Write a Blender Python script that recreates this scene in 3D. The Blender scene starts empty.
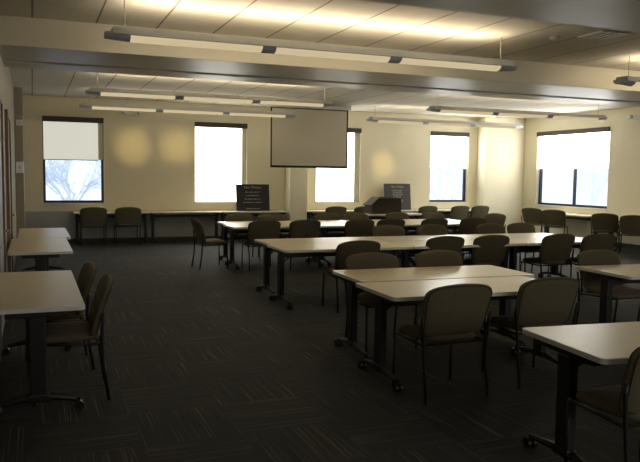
import bpy, bmesh, math, random
from mathutils import Vector, Matrix
random.seed(7)
PI = math.pi
scn = bpy.context.scene
COL = scn.collection

# ------------------------------------------------------------------ materials
def new_mat(name):
    m = bpy.data.materials.new(name); m.use_nodes = True
    nt = m.node_tree
    for n in list(nt.nodes): nt.nodes.remove(n)
    out = nt.nodes.new('ShaderNodeOutputMaterial')
    return m, nt, out

def pbr(name, col, rough=0.6, metal=0.0, spec=0.4, var=0.0, scale=20.0, bump=0.0, bscale=200.0, sheen=0.0):
    m, nt, out = new_mat(name)
    b = nt.nodes.new('ShaderNodeBsdfPrincipled')
    b.inputs['Roughness'].default_value = rough
    b.inputs['Metallic'].default_value = metal
    b.inputs['Specular IOR Level'].default_value = spec
    if sheen: b.inputs['Sheen Weight'].default_value = sheen
    tc = nt.nodes.new('ShaderNodeTexCoord')
    n = nt.nodes.new('ShaderNodeTexNoise'); n.inputs['Scale'].default_value = scale
    nt.links.new(tc.outputs['Object'], n.inputs['Vector'])
    mr = nt.nodes.new('ShaderNodeMapRange')
    mr.inputs['To Min'].default_value = 1 - var; mr.inputs['To Max'].default_value = 1 + var
    nt.links.new(n.outputs['Fac'], mr.inputs['Value'])
    vm = nt.nodes.new('ShaderNodeVectorMath'); vm.operation = 'SCALE'
    vm.inputs[0].default_value = col
    nt.links.new(mr.outputs['Result'], vm.inputs['Scale'])
    nt.links.new(vm.outputs['Vector'], b.inputs['Base Color'])
    if bump:
        n2 = nt.nodes.new('ShaderNodeTexNoise'); n2.inputs['Scale'].default_value = bscale
        nt.links.new(tc.outputs['Object'], n2.inputs['Vector'])
        bp = nt.nodes.new('ShaderNodeBump'); bp.inputs['Strength'].default_value = bump
        bp.inputs['Distance'].default_value = 0.002
        nt.links.new(n2.outputs['Fac'], bp.inputs['Height']); nt.links.new(bp.outputs['Normal'], b.inputs['Normal'])
    nt.links.new(b.outputs['BSDF'], out.inputs['Surface'])
    return m

def emis(name, col, strength, var=0.0, scale=3.0, diff=0.0):
    m, nt, out = new_mat(name)
    e = nt.nodes.new('ShaderNodeEmission'); e.inputs['Color'].default_value = (*col, 1)
    e.inputs['Strength'].default_value = strength
    if var:
        tc = nt.nodes.new('ShaderNodeTexCoord'); n = nt.nodes.new('ShaderNodeTexNoise'); n.inputs['Scale'].default_value = scale
        nt.links.new(tc.outputs['Object'], n.inputs['Vector'])
        mr = nt.nodes.new('ShaderNodeMapRange'); mr.inputs['To Min'].default_value = strength*(1-var); mr.inputs['To Max'].default_value = strength*(1+var)
        nt.links.new(n.outputs['Fac'], mr.inputs['Value']); nt.links.new(mr.outputs['Result'], e.inputs['Strength'])
    if diff:
        d = nt.nodes.new('ShaderNodeBsdfDiffuse'); d.inputs['Color'].default_value = (diff, diff, diff, 1)
        a = nt.nodes.new('ShaderNodeAddShader')
        nt.links.new(e.outputs[0], a.inputs[0]); nt.links.new(d.outputs[0], a.inputs[1]); nt.links.new(a.outputs[0], out.inputs['Surface'])
    else:
        nt.links.new(e.outputs[0], out.inputs['Surface'])
    return m

def carpet_mat():
    m, nt, out = new_mat('carpet tiles with broken streaks')
    N = nt.nodes; L = nt.links
    b = N.new('ShaderNodeBsdfPrincipled'); b.inputs['Roughness'].default_value = 0.82
    b.inputs['Specular IOR Level'].default_value = 0.35
    tc = N.new('ShaderNodeTexCoord')
    def streak(sx, sy, lo, hi):
        mp = N.new('ShaderNodeMapping'); mp.inputs['Scale'].default_value = (sx, sy, 1)
        L.new(tc.outputs['Object'], mp.inputs['Vector'])
        n = N.new('ShaderNodeTexNoise'); n.inputs['Scale'].default_value = 1.0; n.inputs['Detail'].default_value = 1.0
        L.new(mp.outputs[0], n.inputs['Vector'])
        r = N.new('ShaderNodeMapRange'); r.inputs['From Min'].default_value = lo; r.inputs['From Max'].default_value = hi
        L.new(n.outputs['Fac'], r.inputs['Value']); return r.outputs['Result']
    a = streak(80, .9, .575, .74); c = streak(.9, 80, .575, .74)
    a2 = streak(110, 2, .45, .8); c2 = streak(2, 110, .45, .8)
    ck = N.new('ShaderNodeTexChecker'); ck.inputs['Scale'].default_value = 1/0.61
    mp = N.new('ShaderNodeMapping'); mp.inputs['Location'].default_value = (.02, .03, .5)
    L.new(tc.outputs['Object'], mp.inputs['Vector']); L.new(mp.outputs[0], ck.inputs['Vector'])
    def mixf(x, y):
        k = N.new('ShaderNodeMix'); k.data_type = 'FLOAT'
        L.new(ck.outputs['Fac'], k.inputs['Factor']); L.new(x, k.inputs['A']); L.new(y, k.inputs['B']); return k.outputs['Result']
    s1 = mixf(a, c); s2 = mixf(a2, c2)
    mx = N.new('ShaderNodeMix'); mx.data_type = 'RGBA'
    L.new(s2, mx.inputs['Factor']); mx.inputs['A'].default_value = (.017, .0205, .022, 1); mx.inputs['B'].default_value = (.030, .035, .035, 1)
    mx2 = N.new('ShaderNodeMix'); mx2.data_type = 'RGBA'
    L.new(s1, mx2.inputs['Factor']); L.new(mx.outputs['Result'], mx2.inputs['A']); mx2.inputs['B'].default_value = (.13, .125, .088, 1)
    L.new(mx2.outputs['Result'], b.inputs['Base Color'])
    n2 = N.new('ShaderNodeTexNoise'); n2.inputs['Scale'].default_value = 260
    L.new(tc.outputs['Object'], n2.inputs['Vector'])
    bp = N.new('ShaderNodeBump'); bp.inputs['Strength'].default_value = .5; bp.inputs['Distance'].default_value = .004
    L.new(n2.outputs['Fac'], bp.inputs['Height']); L.new(bp.outputs['Normal'], b.inputs['Normal'])
    L.new(b.outputs[0], out.inputs['Surface'])
    return m

def ceiling_mat():
    m, nt, out = new_mat('ceiling planks with dark joints')
    N = nt.nodes; L = nt.links
    b = N.new('ShaderNodeBsdfPrincipled'); b.inputs['Roughness'].default_value = .85; b.inputs['Specular IOR Level'].default_value = .2
    tc = N.new('ShaderNodeTexCoord'); sp = N.new('ShaderNodeSeparateXYZ'); L.new(tc.outputs['Object'], sp.inputs[0])
    def joint(sock, period, off, w):
        a = N.new('ShaderNodeMath'); a.operation = 'ADD'; a.inputs[1].default_value = off; L.new(sock, a.inputs[0])
        d = N.new('ShaderNodeMath'); d.operation = 'DIVIDE'; d.inputs[1].default_value = period; L.new(a.outputs[0], d.inputs[0])
        f = N.new('ShaderNodeMath'); f.operation = 'FRACT'; L.new(d.outputs[0], f.inputs[0])
        l = N.new('ShaderNodeMath'); l.operation = 'LESS_THAN'; l.inputs[1].default_value = w/period; L.new(f.outputs[0], l.inputs[0])
        return l.outputs[0]
    j = joint(sp.outputs['X'], .68, 100*.68 - .02, .022)
    n = N.new('ShaderNodeTexNoise'); n.inputs['Scale'].default_value = 6; L.new(tc.outputs['Object'], n.inputs['Vector'])
    mx0 = N.new('ShaderNodeMix'); mx0.data_type = 'RGBA'; L.new(n.outputs['Fac'], mx0.inputs['Factor'])
    mx0.inputs['A'].default_value = (.66, .64, .58, 1); mx0.inputs['B'].default_value = (.74, .71, .64, 1)
    mx = N.new('ShaderNodeMix'); mx.data_type = 'RGBA'; L.new(j, mx.inputs['Factor'])
    L.new(mx0.outputs['Result'], mx.inputs['A']); mx.inputs['B'].default_value = (.26, .24, .2, 1)
    L.new(mx.outputs['Result'], b.inputs['Base Color']); L.new(b.outputs[0], out.inputs['Surface'])
    return m

def glass_mat():
    m, nt, out = new_mat('window glass')
    N = nt.nodes; L = nt.links
    t = N.new('ShaderNodeBsdfTransparent'); t.inputs['Color'].default_value = (.93, .96, 1, 1)
    g = N.new('ShaderNodeBsdfGlossy'); g.inputs['Roughness'].default_value = .05
    mx = N.new('ShaderNodeMixShader'); mx.inputs[0].default_value = .05; L.new(t.outputs[0], mx.inputs[1]); L.new(g.outputs[0], mx.inputs[2])
    L.new(mx.outputs[0], out.inputs['Surface']); return m

M = {}
M['carpet'] = carpet_mat()
M['ceiling'] = ceiling_mat()
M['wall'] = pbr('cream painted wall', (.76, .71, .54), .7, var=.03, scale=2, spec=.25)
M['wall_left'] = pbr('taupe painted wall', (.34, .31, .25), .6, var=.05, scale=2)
M['beam'] = pbr('painted soffit', (.56, .54, .46), .42, var=.03, scale=2, spec=.5)
M['wall_shade'] = pbr('blue grey lower wall shade', (.36, .39, .40), .6, var=.03)  # bluish shade of the lower wall, put into the colour
M['trim_dark'] = pbr('dark rubber base', (.05, .048, .045), .5)
M['pale_blue'] = pbr('pale blue grey door paint', (.30, .34, .42), .45, var=.04)
M['brown'] = pbr('brown door trim', (.24, .18, .13), .5, var=.1)
M['top'] = pbr('light maple laminate', (.80, .70, .49), .32, var=.05, scale=9, spec=.5)
M['edge'] = pbr('pale grey edge band', (.85, .86, .82), .5)
M['black'] = pbr('black powder coated steel', (.012, .012, .012), .45, spec=.5)
M['rubber'] = pbr('black caster rubber', (.015, .015, .016), .35)
M['chrome'] = pbr('grey caster hub', (.25, .26, .27), .3, metal=.7)
M['fabric'] = pbr('olive brown upholstery', (.125, .108, .066), .95, var=.25, scale=60, bump=.4, bscale=400, sheen=.05)
M['seatfab'] = pbr('brown seat upholstery', (.14, .112, .075), .95, var=.25, scale=60, bump=.4, bscale=400, sheen=.05)
M['piping'] = pbr('dark piping', (.05, .043, .028), .9)
M['window'] = pbr('dark bronze window frame', (.035, .04, .055), .4)
M['reveal'] = pbr('white window sill', (.75, .74, .68), .5)
M['glass'] = glass_mat()
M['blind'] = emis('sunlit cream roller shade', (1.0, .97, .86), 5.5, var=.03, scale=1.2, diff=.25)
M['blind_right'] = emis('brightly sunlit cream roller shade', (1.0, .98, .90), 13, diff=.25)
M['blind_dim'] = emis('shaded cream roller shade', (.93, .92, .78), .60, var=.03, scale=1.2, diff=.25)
M['blind_edge'] = pbr('light grey side channel', (.62, .64, .52), .6)
M['cassette'] = pbr('dark brown blind cassette', (.045, .036, .026), .5)
M['housing'] = pbr('light grey enamel', (.55, .56, .56), .5, spec=.4)
M['cap'] = pbr('blue grey cast cap', (.50, .54, .60), .5)
M['lens'] = emis('warm glowing lens', (1.0, .82, .50), .56)
M['cable'] = pbr('steel cable', (.45, .42, .36), .4)
M['screen'] = pbr('grey projection fabric', (.60, .56, .46), .8, var=.03, scale=1.5)
M['screenb'] = pbr('black screen border', (.012, .012, .012), .7)
M['board'] = pbr('black sign board', (.014, .015, .015), .5)
M['board2'] = pbr('charcoal sign board', (.06, .062, .062), .45)
M['ink'] = pbr('grey lettering', (.42, .38, .35), .6)
M['ink2'] = pbr('pale lettering', (.5, .5, .46), .6)
M['lectern'] = pbr('dark brown wood', (.035, .024, .018), .8, var=.3, scale=14)
M['white'] = pbr('white plastic', (.7, .7, .66), .45)
M['snow'] = pbr('snow covered ground', (.8, .84, .9), .8, var=.1, scale=1)
M['bark'] = pbr('snowy bark', (.72, .76, .85), .9, var=.3, scale=9)
M['bark_washed'] = pbr('washed out pale bark', (.92, .95, 1.0), .9, var=.05, scale=9)  # bark whitened so the hazy, washed-out view is in its colour
M['shiny'] = pbr('polished metal plate', (.8, .82, .85), .2, metal=1)

# ------------------------------------------------------------------ helpers
def link(name, me, mat, parent=None, loc=None, smooth=False):
    me.materials.append(mat)
    if smooth:
        for p in me.polygons: p.use_smooth = True
    o = bpy.data.objects.new(name, me); COL.objects.link(o)
    if parent: o.parent = parent
    if loc: o.location = loc
    return o
def fin(name, bm, mat, parent=None, loc=None, smooth=False):
    bmesh.ops.recalc_face_normals(bm, faces=bm.faces)
    me = bpy.data.meshes.new(name); bm.to_mesh(me); bm.free()
    return link(name, me, mat, parent, loc, smooth)
def box(bm, x0, x1, y0, y1, z0, z1, bev=0):
    r = bmesh.ops.create_cube(bm, size=1.0)
    vs = r['verts']
    for v in vs:
        v.co = Vector(((x0+x1)/2 + v.co.x*(x1-x0), (y0+y1)/2 + v.co.y*(y1-y0), (z0+z1)/2 + v.co.z*(z1-z0)))
    if bev:
        es = list({e for v in vs for e in v.link_edges})
        bmesh.ops.bevel(bm, geom=es, offset=bev, segments=2, affect='EDGES', profile=.6)
def tube(bm, pts, r, n=8, cap=True):
    pts = [Vector(p) for p in pts]; rings = []
    for i, p in enumerate(pts):
        if i == 0: d = pts[1]-p
        elif i == len(pts)-1: d = p-pts[i-1]
        else: d = (pts[i+1]-p).normalized() + (p-pts[i-1]).normalized()
        d.normalize()
        up = Vector((0, 0, 1)) if abs(d.z) < .9 else Vector((0, 1, 0))
        a = d.cross(up).normalized(); b = d.cross(a).normalized()
        rr = r[i] if isinstance(r, (list, tuple)) else r
        rings.append([bm.verts.new(p + a*math.cos(2*PI*k/n)*rr + b*math.sin(2*PI*k/n)*rr) for k in range(n)])
    for i in range(len(rings)-1):
        for k in range(n):
            bm.faces.new((rings[i][k], rings[i][(k+1) % n], rings[i+1][(k+1) % n], rings[i+1][k]))
    if cap: bm.faces.new(rings[0]); bm.faces.new(rings[-1])
def prism(bm, pts, z0, z1, axis='z'):
    def P(a, b, c):
        return {'z': (a, b, c), 'y': (a, c, b), 'x': (c, a, b)}[axis]
    lo = [bm.verts.new(P(a, b, z0)) for a, b in pts]; hi = [bm.verts.new(P(a, b, z1)) for a, b in pts]
    bm.faces.new(lo); bm.faces.new(hi)
    for i in range(len(pts)):
        j = (i+1) % len(pts); bm.faces.new((lo[i], lo[j], hi[j], hi[i]))
def rrect(w, d, r, seg=4):
    out = []
    for cx, cy, a0 in ((w/2-r, d/2-r, 0), (-w/2+r, d/2-r, 90), (-w/2+r, -d/2+r, 180), (w/2-r, -d/2+r, 270)):
        for k in range(seg+1):
            a = math.radians(a0 + 90*k/seg); out.append((cx + r*math.cos(a), cy + r*math.sin(a)))
    return out
def empty(name, loc=(0, 0, 0), rz=0):
    o = bpy.data.objects.new(name, None); COL.objects.link(o)
    o.empty_display_size = .1; o.location = loc; o.rotation_euler = (0, 0, rz); return o
def tag(o, label, cat, group=None):
    o['label'] = label; o['category'] = cat
    if group: o['group'] = group
    return o
def struct(name, bm, mat, parent=None, **k):
    o = fin(name, bm, mat, parent, **k)
    if not parent: o['kind'] = 'structure'
    return o
def copy_tree(o, parent=None):
    c = o.copy(); COL.objects.link(c); c.parent = parent
    for ch in list(o.children): copy_tree(ch, c)
    return c

# ------------------------------------------------------------------ room shell
XL, XR, YB, YF, ZC, ZB = -.32, 13.2, 17.4, -3.0, 3.34, 3.02
WZ0, WZ1 = .93, 2.89
bm = bmesh.new(); box(bm, XL-.3, XR+.3, YF-.2, YB+.3, -.15, 0); struct('floor', bm, M['carpet'])
bm = bmesh.new(); box(bm, XL-.3, XR+.3, YF-.2, YB+.3, ZC, ZC+.15); struct('ceiling', bm, M['ceiling'])
wins = [(.23, 1.56), (3.70, 5.02), (6.90, 8.17), (10.33, 11.56)]
bm = bmesh.new()
xs = [XL-.3] + [v for w in wins for v in w] + [XR+.3]
for i in range(0, len(xs), 2): box(bm, xs[i], xs[i+1], YB, YB+.22, 0, ZC)
for a, b in wins:
    box(bm, a, b, YB, YB+.22, 0, WZ0); box(bm, a, b, YB, YB+.22, WZ1, ZC)
struct('wall_back', bm, M['wall'])
RW = (13.72, 16.42)
bm = bmesh.new()
box(bm, XR, XR+.22, YF, RW[0], 0, ZC); box(bm, XR, XR+.22, RW[1], YB, 0, ZC)
box(bm, XR, XR+.22, RW[0], RW[1], 0, WZ0-.03); box(bm, XR, XR+.22, RW[0], RW[1], WZ1+.02, ZC)
struct('wall_right', bm, M['wall'])
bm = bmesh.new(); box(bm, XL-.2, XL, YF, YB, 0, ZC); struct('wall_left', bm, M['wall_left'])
bm = bmesh.new(); box(bm, XL-.2, XR+.2, YF-.2, YF, 0, ZC); struct('wall_front', bm, M['wall'])
# pier in the far left corner, pier behind the screen, pier in the far right corner
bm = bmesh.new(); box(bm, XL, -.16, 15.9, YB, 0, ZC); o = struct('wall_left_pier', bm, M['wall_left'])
bm = bmesh.new(); box(bm, 6.03, 6.49, 16.97, YB, 0, ZC, .004); struct('wall_back_column', bm, M['wall'])
bm = bmesh.new(); box(bm, 11.86, XR, 17.0, YB, 0, ZC, .004); struct('wall_corner_pier', bm, M['wall'])
# dropped beams
bm = bmesh.new(); box(bm, XL, XR, 8.7, 9.80, ZB, ZC, .006); box(bm, XL, XR, 9.80, 9.88, ZB+.08, ZC); box(bm, XL, XR, 9.88, 10.5, ZB, ZC, .006); struct('ceiling_beam_middle', bm, M['beam'])
bm = bmesh.new(); box(bm, XL, XR, 9.802, 9.878, ZB+.05, ZB+.08); struct('trim_2', bm, M['trim_dark'])
bm = bmesh.new(); box(bm, XL, XR, 3.7, 5.25, ZB, ZC, .006); struct('ceiling_beam_front', bm, M['beam'])
bm = bmesh.new(); box(bm, XL, XR, 9.88, 9.93, ZB-.012, ZB-.0005); struct('trim_1', bm, M['reveal'])
# baseboards
bm = bmesh.new(); box(bm, -.16, 6.03, YB-.012, YB, 0, .1); box(bm, 6.49, 11.86, YB-.012, YB, 0, .1); struct('baseboard_back', bm, M['trim_dark'])
bm = bmesh.new(); box(bm, XR-.012, XR, YF, 17.0, 0, .1); struct('baseboard_right', bm, M['trim_dark'])
bm = bmesh.new(); box(bm, XL, XL+.012, YF, 5.5, 0, .1); box(bm, XL, XL+.012, 11.6, 15.9, 0, .1); struct('baseboard_left', bm, M['trim_dark'])

bm = bmesh.new(); box(bm, -.16, 6.03, YB-.008, YB, .1, .74); box(bm, 6.49, 11.86, YB-.008, YB, .1, .74); struct('wall_shade_panel', bm, M['wall_shade'])  # thin panel added to carry the shade below the wall counters
# windows
def make_window(n, x0, x1, z0, z1, xform, shade_to, mull=(), shade='blind', side_gap=.12, lab='', right_strip=True):
    """built in a local frame: x along wall, y outwards, 0 = room face"""
    root = empty('window_%d' % n); root.matrix_world = xform; root['kind'] = 'structure'
    t = .055
    bm = bmesh.new()
    box(bm, x0, x1, .10, .16, z0, z0+t); box(bm, x0, x1, .10, .16, z1-t, z1)
    for a in [x0+t/2] + list(mull) + [x1-t/2]: box(bm, a-t/2, a+t/2, .095, .165, z0+t, z1-t)
    fin('window_frame', bm, M['window'], root)
    bm = bmesh.new(); box(bm, x0+t, x1-t, .128, .133, z0+t, z1-t); fin('window_pane', bm, M['glass'], root)
    bm = bmesh.new(); box(bm, x0-.02, x1+.02, -.03, .10, z0-.035, z0, .004); fin('window_sill', bm, M['reveal'], root)
    b = empty('roller_blind'); b.matrix_world = xform
    bm = bmesh.new(); box(bm, x0+.0, x1-.0, -.05, .05, z1-.11, z1+.01, .006); fin('cassette', bm, M['cassette'], b)
    edges = [x0+.02] + list(mull) + [x1-(side_gap if right_strip else .02)]
    for i in range(len(edges)-1):
        a = edges[i] + (.012 if i else 0); c = edges[i+1] - (.012 if i+2 < len(edges) else 0)
        bm = bmesh.new(); box(bm, a, c, .055, .058, shade_to, z1-.09); sh = fin('shade', bm, M[shade], b)
        bm = bmesh.new(); box(bm, a, c, .048, .064, shade_to-.02, shade_to, .003); fin('hem_bar', bm, M['blind_edge'], sh)
    if right_strip:
        bm = bmesh.new(); box(bm, x1-side_gap, x1-.015, .06, .085, shade_to if shade_to > z0+.1 else z0, z1-.1); fin('side_channel', bm, M['blind_edge'], b)
    tag(b, lab, 'blind', None)
    return root
Mb = Matrix.Translation((0, YB, 0))
make_window(1, *wins[0], WZ0, WZ1, Mb, 1.93, shade='blind_dim', lab='half-lowered cream roller blind over the leftmost window, bare trees below it')
make_window(2, *wins[1], WZ0, WZ1, Mb, WZ0+.02, lab='fully lowered glowing roller blind behind the black sign left of the projection screen')
make_window(3, *wins[2], WZ0, WZ1, Mb, WZ0+.02, side_gap=.16, lab='fully lowered roller blind partly hidden by the hanging projection screen')
make_window(4, *wins[3], WZ0, WZ1, Mb, 1.90, shade='blind_right', right_strip=False, lab='half-lowered bright roller blind on the back wall window next to the corner pier')
Mr = Matrix.Translation((XR, 0, 0)) @ Matrix.Rotation(-PI/2, 4, 'Z')
# local x -> world -y ; local y -> world +x
make_window(5, -RW[1], -RW[0], WZ0-.03, WZ1+.02, Mr, 1.91, mull=(-15.02,), shade='blind_right', right_strip=False, lab='half-lowered two-panel roller blind on the wide right wall window')

# outside: snowy ground and bare trees
bm = bmesh.new(); box(bm, -14, 34, YB+.4, 44, -.6, -.5); box(bm, XR+.5, 40, -4, YB+.4, -.6, -.5); struct('ground_outside', bm, M['snow'])
def tree(name_loc, seed, label, h=5.0, mat='bark_washed', deep=5):
    rnd = random.Random(seed); bm = bmesh.new()
    def br(p, d, l, r, depth):
        q = p + d*l
        tube(bm, [p, p + d*l*.5 + Vector((rnd.uniform(-.05, .05),)*3)*l, q], [r, r*.85, r*.65], n=5, cap=False)
        if depth == 0: return
        for k in range(rnd.choice((3, 4, 4))):
            nd = (d + Vector((rnd.uniform(-1, 1), rnd.uniform(-1, 1), rnd.uniform(-.35, .6)))*.85).normalized()
            br(p + d*l*rnd.uniform(.45, 1), nd, l*rnd.uniform(.6, .8), r*.55, depth-1)
    br(Vector((0, 0, -.55)), Vector((0, 0, 1)), h*.3, .075, deep)
    o = fin('bare_tree', bm, M[mat], None, name_loc)
    return tag(o, label, 'tree', 'bare trees outside the windows')
tree((.9, 21.0, 0), 3, 'snowy bare tree seen through the leftmost window, its trunk nearer the middle of the pane', mat='bark', deep=6)
tree((3.2, 29.0, 0), 5, 'snowy bare tree behind the right side of the leftmost window', mat='bark', deep=6)
tree((14.0, 22.0, 0), 8, 'pale bare tree seen through the back wall window beside the corner pier')
tree((17.5, 18.9, 0), 9, 'pale bare tree seen through the left pane of the right wall window')
tree((19.5, 16.2, 0), 12, 'pale bare tree seen through the right pane of the right wall window')

# left wall doors
def wall_door(n, y0, y1, mat, win=True):
    root = empty('door_%d' % n, (XL, 0, 0)); root['kind'] = 'structure'
    bm = bmesh.new()
    for a, b, c, d in ((y0-.09, y0, 0, 2.35), (y1, y1+.09, 0, 2.35), (y0-.09, y1+.09, 2.35, 2.44)): box(bm, 0.0, .04, a, b, c, d)
    fin('door_frame', bm, M['brown'], root)
    bm = bmesh.new(); box(bm, 0.0, .02, y0, y1, .01, 2.35); lf = fin('door_leaf', bm, mat, root)
    if win:
        bm = bmesh.new(); box(bm, .018, .026, y0+.3, y1-.3, 1.45, 2.0); fin('vision_panel', bm, M['glass'], lf)
    bm = bmesh.new(); tube(bm, [(.03, y1-.08, 1.0), (.07, y1-.08, 1.0), (.07, y1-.2, 1.0)], .012); fin('door_handle', bm, M['shiny'], lf, smooth=True)
wall_door(1, 5.6, 6.6, M['pale_blue']); wall_door(2, 7.0, 8.4, M['pale_blue']); wall_door(3, 10.3, 11.4, M['brown'], False)

bm = bmesh.new(); box(bm, -.06, .06, -.03, 0, -.06, .06, .006)
o = fin('thermostat', bm, M['white'], None, (-.225, 15.9, 2.63)); tag(o, 'small pale thermostat box high on the left corner pier', 'thermostat')
bm = bmesh.new(); box(bm, -.025, .025, -.045, -.03, -.03, .03); fin('dial', bm, M['cap'], o)
bm = bmesh.new(); box(bm, -.07, .07, -.02, 0, -.12, .12, .006)
o = fin('wall_plate', bm, M['shiny'], None, (-.235, 15.9, 1.72)); tag(o, 'shiny metal plate low on the left corner pier', 'plate')
bm = bmesh.new(); box(bm, -.02, .02, -.035, -.02, -.03, .03); fin('switch', bm, M['white'], o)

def exit_light(loc, rz, label):
    o = empty('emergency_light', loc, rz); tag(o, label, 'light')
    bm = bmesh.new(); box(bm, -.12, .12, -.06, 0, -.05, .05, .008); fin('body', bm, M['white'], o)
    for s in (-1, 1):
        bm = bmesh.new(); tube(bm, [(s*.17, -.03, .03), (s*.17, -.10, .01)], [.035, .05], 12); fin('lamp_head', bm, M['white'], o, smooth=True)
        bm = bmesh.new(); tube(bm, [(s*.10, -.03, .02), (s*.17, -.03, .03)], .012, 6); fin('lamp_arm', bm, M['white'], o)
exit_light((2.19, YB, 3.04), 0, 'small white twin-head emergency light high on the back wall, left')
exit_light((XR, 12.85, 3.09), -PI/2, 'small white twin-head emergency light high on the right wall')

# ------------------------------------------------------------------ chairs
def super_pt(a, n, w, h):
    c, s = math.cos(a), math.sin(a)
    if n == 'r':          # rounded rectangle, corner radius about a quarter of the width
        k = 11 if s < 0 else 7
        d = (abs(c)**k + abs(s)**k)**(1/k)
        return w*c/d, h*s/d
    return w*math.copysign(abs(c)**(2/n), c), h*math.copysign(abs(s)**(2/n), s)
def cushion(prof, w, h, n, seg, fn):
    """rounded pad: profile rings (scale, t); fn maps (u, v, t) to a point"""
    bm = bmesh.new(); rings = []
    for s, t in prof:
        if s == 0: rings.append([bm.verts.new(fn(0, 0, t))]); continue
        rings.append([bm.verts.new(fn(*super_pt(2*PI*k/seg, n, w*s, h*s), t)) for k in range(seg)])
    for i in range(len(rings)-1):
        A, B = rings[i], rings[i+1]
        for k in range(seg):
            j = (k+1) % seg
            if len(A) == 1: bm.faces.new((A[0], B[j], B[k]))
            elif len(B) == 1: bm.faces.new((A[k], A[j], B[0]))
            else: bm.faces.new((A[k], A[j], B[j], B[k]))
    return bm
def back_pt(u, v, t):
    # u across, v up from centre, t front(+)
    z = .662 + v
    w = u*(1 + .045*v/.19)
    y = -.24 - .055*(v/.19) + .34*u*u + t
    z += -.030*(u/.26)**2*max(0, v/.206)**1.5
    return Vector((w, y, z))
PROF_B = [(0, -.030), (.35, -.030), (.7, -.029), (.88, -.026), (.97, -.014), (1.0, 0), (.97, .014), (.88, .026), (.7, .032), (.35, .036), (0, .037)]
def make_chair():
    root = empty('side_chair')
    fin('backrest', cushion(PROF_B, .284, .206, 'r', 64, back_pt), M['fabric'], root, smooth=True)
    br = root.children[0]
    for tt, nm in ((-.024, 'back_piping'),):
        bm = bmesh.new(); pts = [back_pt(*super_pt(2*PI*k/56, 'r', .284*.93, .206*.93), tt-.003) for k in range(57)]
        tube(bm, pts, .0035, 5, False); fin(nm, bm, M['piping'], br, smooth=True)
    def seat_pt(u, v, t):
        y = .01 + v
        return Vector((u*(1+.05*v/.22), y, .455 + t - .25*max(0, v-.12)**1.3 + .12*u*u*(1 if t > 0 else 0)))
    fin('seat', cushion([(0, -.028), (.6, -.028), (.93, -.026), (.99, -.014), (1, 0), (.98, .014), (.92, .026), (.6, .034), (0, .036)], .248, .235, 4.5, 36, seat_pt), M['seatfab'], root, smooth=True)
    for s in (-1, 1):
        bm = bmesh.new(); tube(bm, [(s*.262, .225, .012), (s*.258, .215, .43)], .0115, 8)
        tube(bm, [(s*.262, .225, 0), (s*.262, .225, .014)], .016, 8)
        fin('leg', bm, M['black'], root, smooth=True)
        bm = bmesh.new(); tube(bm, [(s*.268, -.27, .012), (s*.264, -.235, .25), (s*.276, -.225, .45), (s*.291, -.232, .58), (s*.293, -.240, .64)], .012, 8)
        tube(bm, [(s*.268, -.27, 0), (s*.268, -.27, .014)], .016, 8)
        fin('leg', bm, M['black'], root, smooth=True)
    bm = bmesh.new()
    for s in (-1, 1): tube(bm, [(s*.258, .215, .425), (s*.266, -.225, .415)], .011, 8)
    tube(bm, [(-.258, .2, .415), (.258, .2, .415)], .010, 8); tube(bm, [(-.264, -.2, .415), (.264, -.2, .415)], .010, 8)
    fin('seat_frame', bm, M['black'], root, smooth=True)
    return root
CH0 = make_chair(); used = [False]
def chair(x, y, deg, label, group):
    """x, y = where the top of the backrest stands"""
    a = math.radians(deg)
    c = CH0 if not used[0] else copy_tree(CH0)
    used[0] = True
    c.location = (x - math.sin(a)*.285, y + math.cos(a)*.285, 0); c.rotation_euler = (0, 0, a)
    tag(c, label, 'chair', group)
# cluster in the middle foreground
g = 'chairs at the two pushed-together tables in the centre foreground'
chair(2.86, 4.34, 1, 'olive chair seen fully from behind, left chair on the near side of the foreground tables', g)
chair(3.75, 4.43, 0, 'olive chair seen from behind at the near right end of the centre foreground table pair', g)
chair(3.14, 6.40, 178, 'olive chair facing us on the far left side of the centre foreground table pair', g)
chair(3.93, 6.44, 181, 'olive chair facing us on the far right side of the centre foreground table pair', g)
g = 'chairs along the near side of the second table row'
chair(3.62, 7.68, 0, 'dark chair seen from behind, leftmost along the near side of the second table row', g)
chair(5.02, 7.99, 0, 'dark chair back, second from left on the near side of the second table row', g)
chair(5.75, 8.0, 0, 'dark chair back, third from left on the near side of the second table row', g)
chair(6.83, 7.94, 2, 'dark chair with its seat showing, fourth on the near side of the second table row', g)
chair(7.42, 7.80, -3, 'dark chair at the right end of the near side of the second table row', g)
g = 'chairs along the far side of the second table row'
for x, w in ((5.20, 'first'), (5.99, 'second'), (7.13, 'third'), (7.75, 'fourth')):
    chair(x, 10.03, 180, 'brown chair facing us over the far edge of the second table row, %s from left' % w, g)
g = 'chairs along the near side of the third table row'
for x, w in ((3.66, 'first'), (4.40, 'second'), (5.45, 'third'), (6.08, 'fourth'), (7.0, 'fifth'), (7.85, 'last')):
    chair(x, 11.55, 0, 'dark chair back at the near side of the third table row, %s from left' % w, g)
g = 'chairs along the far side of the third table row'
for x, w in ((3.78, 'first'), (4.43, 'second'), (5.64, 'third'), (6.29, 'fourth'), (7.27, 'fifth'), (8.15, 'sixth')):
    chair(x, 13.6, 180, 'brown chair facing us behind the third table row, %s from left' % w, g)
chair(9.30, 12.86, 105, 'reddish brown chair turned sideways at the right end of the third table row', None)
chair(2.60, 12.22, -88, 'chair seen in profile, facing right at the left end of the third table row', None)
g = 'chairs at the wall counter right of the column'
for x, w in ((7.11, 'first chair right of the column'), (7.90, 'chair just left of the lectern'), (9.78, 'chair just right of the charcoal sign'),
             (10.78, 'left one of the pair below the half-lowered window'), (11.43, 'right one of the pair below the half-lowered window')):
    chair(x, 16.5, 0, 'dark chair at the far wall counter, %s' % w, g)
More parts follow.
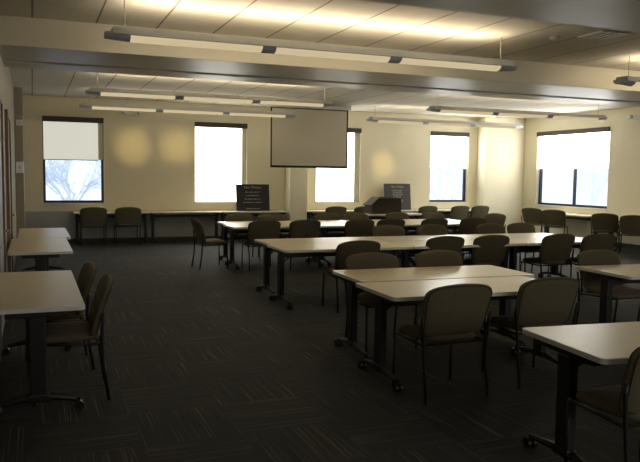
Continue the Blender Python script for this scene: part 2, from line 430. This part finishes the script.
g = 'chairs at the wall counter under the leftmost window'
chair(1.26, 16.62, 0, 'left one of two black chairs facing the back wall counter near the leftmost window', g)
chair(2.01, 16.60, 0, 'right one of two black chairs facing the back wall counter near the leftmost window', g)
g = 'chairs at the tables along the right wall'
chair(12.05, 15.15, -66, 'far one of two dark chairs facing the table under the right wall window', g)
chair(11.98, 14.22, -52, 'near one of two dark chairs facing the table under the right wall window', g)
chair(12.0, 12.52, -50, 'dark chair facing the right wall just beyond the right wall window', g)
chair(12.05, 11.72, -48, 'dark chair at the right picture edge facing the right wall table', g)
g = 'chairs beside the near left wall table'
chair(.51, 5.50, 88, 'nearer one of two brown chairs facing the left wall beside the near wall table', g)
chair(.45, 6.35, 92, 'farther one of two brown chairs facing the left wall, mostly hidden by the nearer', g)
chair(2.945, 2.52, -3, 'grey-brown chair at the bottom right corner, cut off by the picture edge', None)
chair(5.68, 6.02, 180, 'brown chair facing us behind the table at the right picture edge', 'chairs behind the table at the right picture edge')
chair(6.56, 6.02, 180, 'chair with only its seat and legs showing under the table at the right picture edge', 'chairs behind the table at the right picture edge')

# ------------------------------------------------------------------ tables
def make_table(L, D, inset=.07):
    root = empty('folding_table')
    bm = bmesh.new(); prism(bm, rrect(L-.006, D-.006, .035), .703, .731); fin('tabletop', bm, M['top'], root)
    tt = root.children[0]
    bm = bmesh.new()
    po = rrect(L, D, .038); pi_ = rrect(L-.008, D-.008, .034)
    vs = [[bm.verts.new((x, y, z)) for x, y in P] for P, z in ((po, .702), (po, .7285), (pi_, .7315), (pi_, .7015))]
    n = len(po)
    for A, B in ((0, 1), (1, 2), (3, 0)):
        for i in range(n): bm.faces.new((vs[A][i], vs[A][(i+1) % n], vs[B][(i+1) % n], vs[B][i]))
    fin('edge_band', bm, M['edge'], tt)
    for s in (-1, 1):
        x = s*(L/2-inset)
        bm = bmesh.new(); box(bm, x-.03, x+.03, -.055, .055, .10, .66, .01); leg = fin('leg', bm, M['black'], root)
        bm = bmesh.new()
        fr = D/2-.045
        for t in (-1, 1):
            tube(bm, [(x, 0, .115), (x, t*.12, .10), (x, t*(fr-.02), .075)], [.03, .026, .018], 8)
        box(bm, x-.035, x+.035, -.07, .07, .08, .135, .012)
        fin('foot', bm, M['black'], leg)
        for t in (-1, 1):
            bm = bmesh.new()
            for q in (-.02, .02): tube(bm, [(x+q-.012, t*fr, .032), (x+q+.012, t*fr, .032)], .032, 14)
            tube(bm, [(x, t*fr, .03), (x, t*fr, .085)], .01, 8)
            cs = fin('caster', bm, M['rubber'], leg, smooth=False)
        bm = bmesh.new(); box(bm, x-.035, x+.035, -.26 if D > .7 else -.2, .26 if D > .7 else .2, .66, .702, .006); fin('top_bracket', bm, M['black'], leg)
    bm = bmesh.new(); box(bm, -L/2+inset, L/2-inset, -.02, .02, .60, .65, .004)
    for s in (-1, 1):
        tube(bm, [(s*(L/2-inset-.02), .05, .52), (s*(L/2-inset-.26), .05, .69)], .011, 8)
    fin('stretcher', bm, M['black'], root)
    return root
protos = {}
def table(L, D, x, y, deg, label, group):
    """x, y = centre"""
    k = (L, D)
    if k in protos: t = copy_tree(protos[k])
    else: t = protos[k] = make_table(L, D)
    t.location = (x, y, 0); t.rotation_euler = (0, 0, math.radians(deg)); tag(t, label, 'table', group)
g = 'table pair in the centre foreground'
table(1.76, .77, 3.495, 5.80, -2.5, 'far one of the two pushed-together maple tables in the centre foreground', g)
table(1.68, .77, 3.335, 5.01, -2, 'near one of the two pushed-together maple tables in the centre foreground', g)
g = 'tables of the second row'
for i, w in enumerate(('left end', 'middle', 'right end')):
    LL = 1.50 if i == 2 else 1.75
    table(LL, .77, 2.86+LL/2+1.76*i, 9.18, 0, 'maple table in the far half of the second table row, %s' % w, g)
    table(LL, .77, 2.80+LL/2+1.76*i, 8.40, 0, 'maple table in the near half of the second table row, %s' % w, g)
g = 'tables of the third row'
for i, w in enumerate(('left end', 'middle', 'right end')):
    table(1.70, .77, 3.25+.85+1.71*i, 12.93, 0, 'pale table in the far half of the third table row, %s' % w, g)
    table(1.70, .77, 3.17+.85+1.71*i, 12.15, 0, 'pale table in the near half of the third table row, %s' % w, g)
table(1.83, .70, 7.97, 15.42, 0, 'narrow pale table carrying the dark wooden lectern', None)
table(1.80, .77, 3.569, 3.003, -6, 'maple table with a pale edge at the bottom right of the picture', None)
table(1.80, .80, 6.06, 5.34, -4, 'maple table cut off by the right picture edge, behind the nearest one', None)
g = 'tables along the left wall'
table(1.90, .61, .015, 5.97, 90, 'pale table against the left wall nearest to us', g)
table(1.85, .69, .075, 9.50, 90, 'pale table against the left wall, middle one of three', g)
table(1.85, .69, .14, 11.38, 90, 'pale table against the left wall, farthest of three', g)
g = 'counter tables along the back wall'
for i, w in enumerate(('left one, under the leftmost window', 'middle one, between two windows', 'right one, carrying the black sign')):
    table(1.68, .50, .86+.84+1.70*i, 17.12, 0, 'narrow table on the back wall left of the column, %s' % w, g)
for i, w in enumerate(('first right of the column', 'middle one, under the charcoal sign', 'last one, under the half-lowered window')):
    table(1.74, .50, 6.52+.87+1.76*i, 17.12, 0, 'narrow table on the back wall right of the column, %s' % w, g)
g = 'tables along the right wall'
table(1.95, .62, 12.87, 14.62, 90, 'pale table under the right wall window', g)
table(1.95, .62, 12.87, 12.30, 90, 'pale table along the right wall beyond the window, behind two chairs', g)

# ------------------------------------------------------------------ signs, lectern, screen
def text_mesh(body, size):
    cu = bpy.data.curves.new('lettering', 'FONT'); cu.body = body; cu.size = size; cu.align_x = 'CENTER'; cu.align_y = 'CENTER'; cu.extrude = .0008
    o = bpy.data.objects.new('lettering', cu); COL.objects.link(o)
    bpy.context.view_layer.update()
    me = bpy.data.meshes.new_from_object(o.evaluated_get(bpy.context.evaluated_depsgraph_get()))
    bpy.data.objects.remove(o); bpy.data.curves.remove(cu)
    return me
def sign(x, y, z, w, h, title, rows, mat, ink, label, rz=0):
    o = empty('sign_board', (x, y, z), rz); o.rotation_euler = (math.radians(-7), 0, rz); tag(o, label, 'sign')
    bm = bmesh.new(); box(bm, -w/2, w/2, 0, .018, 0, h, .003); fin('panel', bm, mat, o)
    me = text_mesh(title, .088); t = link('lettering', me, ink, o, (0, -.002, h*.88)); t.rotation_euler = (PI/2, 0, 0)
    bm = bmesh.new(); rnd = random.Random(4)
    for zz, ww in rows:   # the body lines, unreadably small: word-shaped strokes
        xx = -ww*w/2
        while xx < ww*w/2 - .02:
            l = rnd.uniform(.03, .075); l = min(l, ww*w/2-xx)
            k = 0
            while k < l-.006:
                hh = rnd.choice((.018, .018, .03)); box(bm, xx+k, xx+k+.007, -.0022, 0, h*zz-.009, h*zz-.009+hh); k += .0105
            xx += l+.014
    fin('text_lines', bm, ink, o)
    bm = bmesh.new(); tube(bm, [(0, .018, h*.55), (0, .10, .012)], .008, 6); fin('easel_strut', bm, mat, o)
sign(5.09, 17.05, .735, .86, .665, 'Our Mission', ((.70, .45), (.57, .42), (.44, .50), (.315, .58), (.08, .42)), M['board'], M['ink'],
     'black sign with pale centred lines of writing, standing on the counter left of the column')
sign(9.17, 17.08, .735, .80, .71, 'Our Vision', ((.74, .42), (.67, .34), (.60, .40), (.53, .30), (.46, .26), (.36, .42), (.30, .36), (.24, .22)), M['board2'], M['ink2'],
     'charcoal sign with a pale heading, standing behind the lectern')

o = empty('lectern', (7.50, 15.3, .732)); tag(o, 'dark brown wooden lectern with a sloped left side on a table', 'lectern')
bm = bmesh.new(); prism(bm, [(0, 0), (.80, 0), (.80, .355), (.24, .375), (.02, .20)], 0, .42, 'y'); fin('body', bm, M['lectern'], o)
bm = bmesh.new(); prism(bm, [(-.02, .19), (.22, .385), (.82, .365), (.82, .385), (.21, .405), (-.035, .205)], -.02, .44, 'y'); fin('reading_top', bm, M['lectern'], o)
bm = bmesh.new(); box(bm, -.02, .82, -.02, .44, -.0, .025); fin('base', bm, M['lectern'], o)

o = empty('projection_screen', (6.25, 16.2, 0)); tag(o, 'pulled-down grey projection screen with black border hanging from the ceiling', 'screen')
bm = bmesh.new(); box(bm, -.965, .965, -.004, .0, 1.86, 3.24); fin('screen_fabric', bm, M['screen'], o)
bm = bmesh.new()
box(bm, -1.0, -.965, -.006, .002, 1.84, 3.24); box(bm, .965, 1.0, -.006, .002, 1.84, 3.24)
box(bm, -1.0, 1.0, -.006, .002, 1.83, 1.865); box(bm, -1.0, 1.0, -.006, .002, 3.215, 3.25)
fin('border', bm, M['screenb'], o)
bm = bmesh.new(); tube(bm, [(-1.0, 0, 1.825), (1.0, 0, 1.825)], .014, 8); fin('weight_bar', bm, M['screenb'], o)
bm = bmesh.new(); box(bm, -1.06, 1.06, -.05, .09, 3.235, 3.34, .01); fin('case', bm, M['housing'], o)

# ------------------------------------------------------------------ pendant lights
def pendant(x0, x1, y, z, label, nl=3, power=60):
    o = empty('pendant_light', (x0, y, z)); L = x1-x0
    tag(o, label, 'light', 'long pendant lights hung from the ceiling')
    cap = .24; con = .15
    prof = [(.10*math.cos(a), -.075*math.sin(a)) for a in [PI*k/10 for k in range(11)]]
    bm = bmesh.new(); prism(bm, [(.098, -.022), (.112, -.018), (.10, .05), (-.10, .05), (-.112, -.018), (-.098, -.022)], cap*.3, L-cap*.3, 'x'); fin('housing', bm, M['housing'], o)
    ll = (L-2*cap-(nl-1)*con)/nl
    for k in range(nl):
        a = cap+k*(ll+con)
        bm = bmesh.new(); prism(bm, [(p*.97, q*.95-.004) for p, q in prof], a, a+ll, 'x'); fin('lens', bm, M['lens'], o)
        if k < nl-1:
            bm = bmesh.new(); prism(bm, prof, a+ll, a+ll+con, 'x'); fin('connector', bm, M['cap'], o)
    for s, (a, b) in (((-1), (0, cap)), (1, (L, L-cap))):
        bm = bmesh.new()
        A = [bm.verts.new((a, p*.85, q*.8+.003)) for p, q in prof]; B = [bm.verts.new((b, p, q)) for p, q in prof]
        n = len(prof)
        bm.faces.new(A); bm.faces.new(B)
        for i in range(n):
            j = (i+1) % n; bm.faces.new((A[i], A[j], B[j], B[i]))
        fin('end_cap', bm, M['cap'], o)
    for xx in (cap*.8, L-cap*.8):
        bm = bmesh.new(); tube(bm, [(xx, 0, .03), (xx, 0, ZC-z)], .006, 6); fin('cable', bm, M['cable'], o)
    # up-light
    for s in (-1, 1):
        ld = bpy.data.lights.new('uplight', 'AREA'); ld.shape = 'RECTANGLE'; ld.size = L-.5; ld.size_y = .09; ld.energy = power*.5; ld.color = (1.0, .81, .54)
        lo = bpy.data.objects.new('uplight', ld); COL.objects.link(lo); lo.parent = o; lo.location = (L/2, s*.05, .05); lo.rotation_euler = (PI - s*math.radians(52), 0, 0)
ZL = 3.0
pendant(.68, 5.52, 7.38, ZL, 'long pendant light nearest to us, hung in front of the dropped beam', power=82)
pendant(7.52, 12.4, 7.72, ZL, 'pendant light of which only the left end shows at the right picture edge', power=82)
pendant(.85, 5.36, 12.65, ZL, 'long pendant light behind the beam, on the left', power=66)
pendant(7.37, 11.9, 12.55, ZL, 'long pendant light behind the beam, on the right', power=66)
pendant(.91, 5.56, 15.4, ZL, 'farthest left pendant light, its right end in front of the projection screen', power=19)
pendant(7.5, 12.0, 15.6, ZL, 'farthest right pendant light, close to the back wall', power=19)

# ceiling bits
o = empty('ceiling_vent', (6.33, 6.75, ZC)); tag(o, 'square slotted air vent in the ceiling at the upper right', 'vent')
bm = bmesh.new()
for s in (-1, 1): box(bm, s*.19-.02, s*.19+.02, -.2, .2, -.012, 0); box(bm, -.2, .2, s*.19-.02, s*.19+.02, -.012, 0)
fin('frame', bm, M['reveal'], o)
bm = bmesh.new(); box(bm, -.175, .175, -.175, .175, -.004, 0); fin('backing', bm, M['trim_dark'], o)
for k in range(4):
    bm = bmesh.new(); box(bm, -.16+.09*k, -.12+.09*k, -.17, .17, -.012, -.004); fin('slat', bm, M['reveal'], o)
bm = bmesh.new(); tube(bm, [(0, 0, 0), (0, 0, -.02), (0, 0, -.035)], [.06, .055, .03], 16)
o = fin('smoke_detector', bm, M['white'], None, (5.9, 7.1, ZC), smooth=True); tag(o, 'small round white detector on the ceiling left of the vent', 'detector')
# added unseen spot lamps that make the warm glow patches on the back wall
for x, y, z in ((2.22, 15.9, 2.25), (3.28, 15.9, 2.27), (8.85, 16.1, 1.95)):
    ld = bpy.data.lights.new('wall_glow_spot', 'SPOT'); ld.energy = 24; ld.color = (1, .72, .26); ld.spot_size = math.radians(42); ld.spot_blend = 1; ld.shadow_soft_size = .02
    lo = bpy.data.objects.new('wall_glow_spot', ld); COL.objects.link(lo); lo.location = (x, y, z); lo.rotation_euler = (PI/2, 0, 0)

# added fill lamp behind the viewer, brightens the surfaces facing the camera
ld = bpy.data.lights.new('rear_fill', 'AREA'); ld.shape = 'RECTANGLE'; ld.size = 8; ld.size_y = 1.6; ld.energy = 90; ld.color = (1, .95, .85)
lo = bpy.data.objects.new('rear_fill', ld); COL.objects.link(lo); lo.location = (6, YF+.05, 2.0); lo.rotation_euler = (PI/2, 0, 0)

# ------------------------------------------------------------------ world, camera
w = bpy.data.worlds.new('sky'); scn.world = w; w.use_nodes = True
bg = w.node_tree.nodes['Background']; bg.inputs['Color'].default_value = (.82, .90, 1.0, 1); bg.inputs['Strength'].default_value = 1.5

cam = bpy.data.cameras.new('camera'); co = bpy.data.objects.new('camera', cam); COL.objects.link(co)
cam.sensor_width = 36; cam.sensor_fit = 'HORIZONTAL'; cam.lens = 712.5/640*36
R = Matrix(((0.92752249, 0.01729279, -0.3733671), (-0.37355509, 0.076549, -0.92444407), (0.01259466, 0.99691585, 0.07746073)))
# camera looks along its -z: the measured axes already follow that convention
mw = Matrix(((R[0][0], R[0][1], R[0][2], 0), (R[1][0], R[1][1], R[1][2], 0), (R[2][0], R[2][1], R[2][2], 1.63), (0, 0, 0, 1)))
co.matrix_world = mw
scn.camera = co
scn.view_settings.view_transform = 'Standard'
scn.view_settings.look = 'None'
scn.view_settings.exposure = .12
scn.cycles.max_bounces = 8; scn.cycles.diffuse_bounces = 5; scn.cycles.use_denoising = True
scn.cycles.sample_clamp_indirect = 6
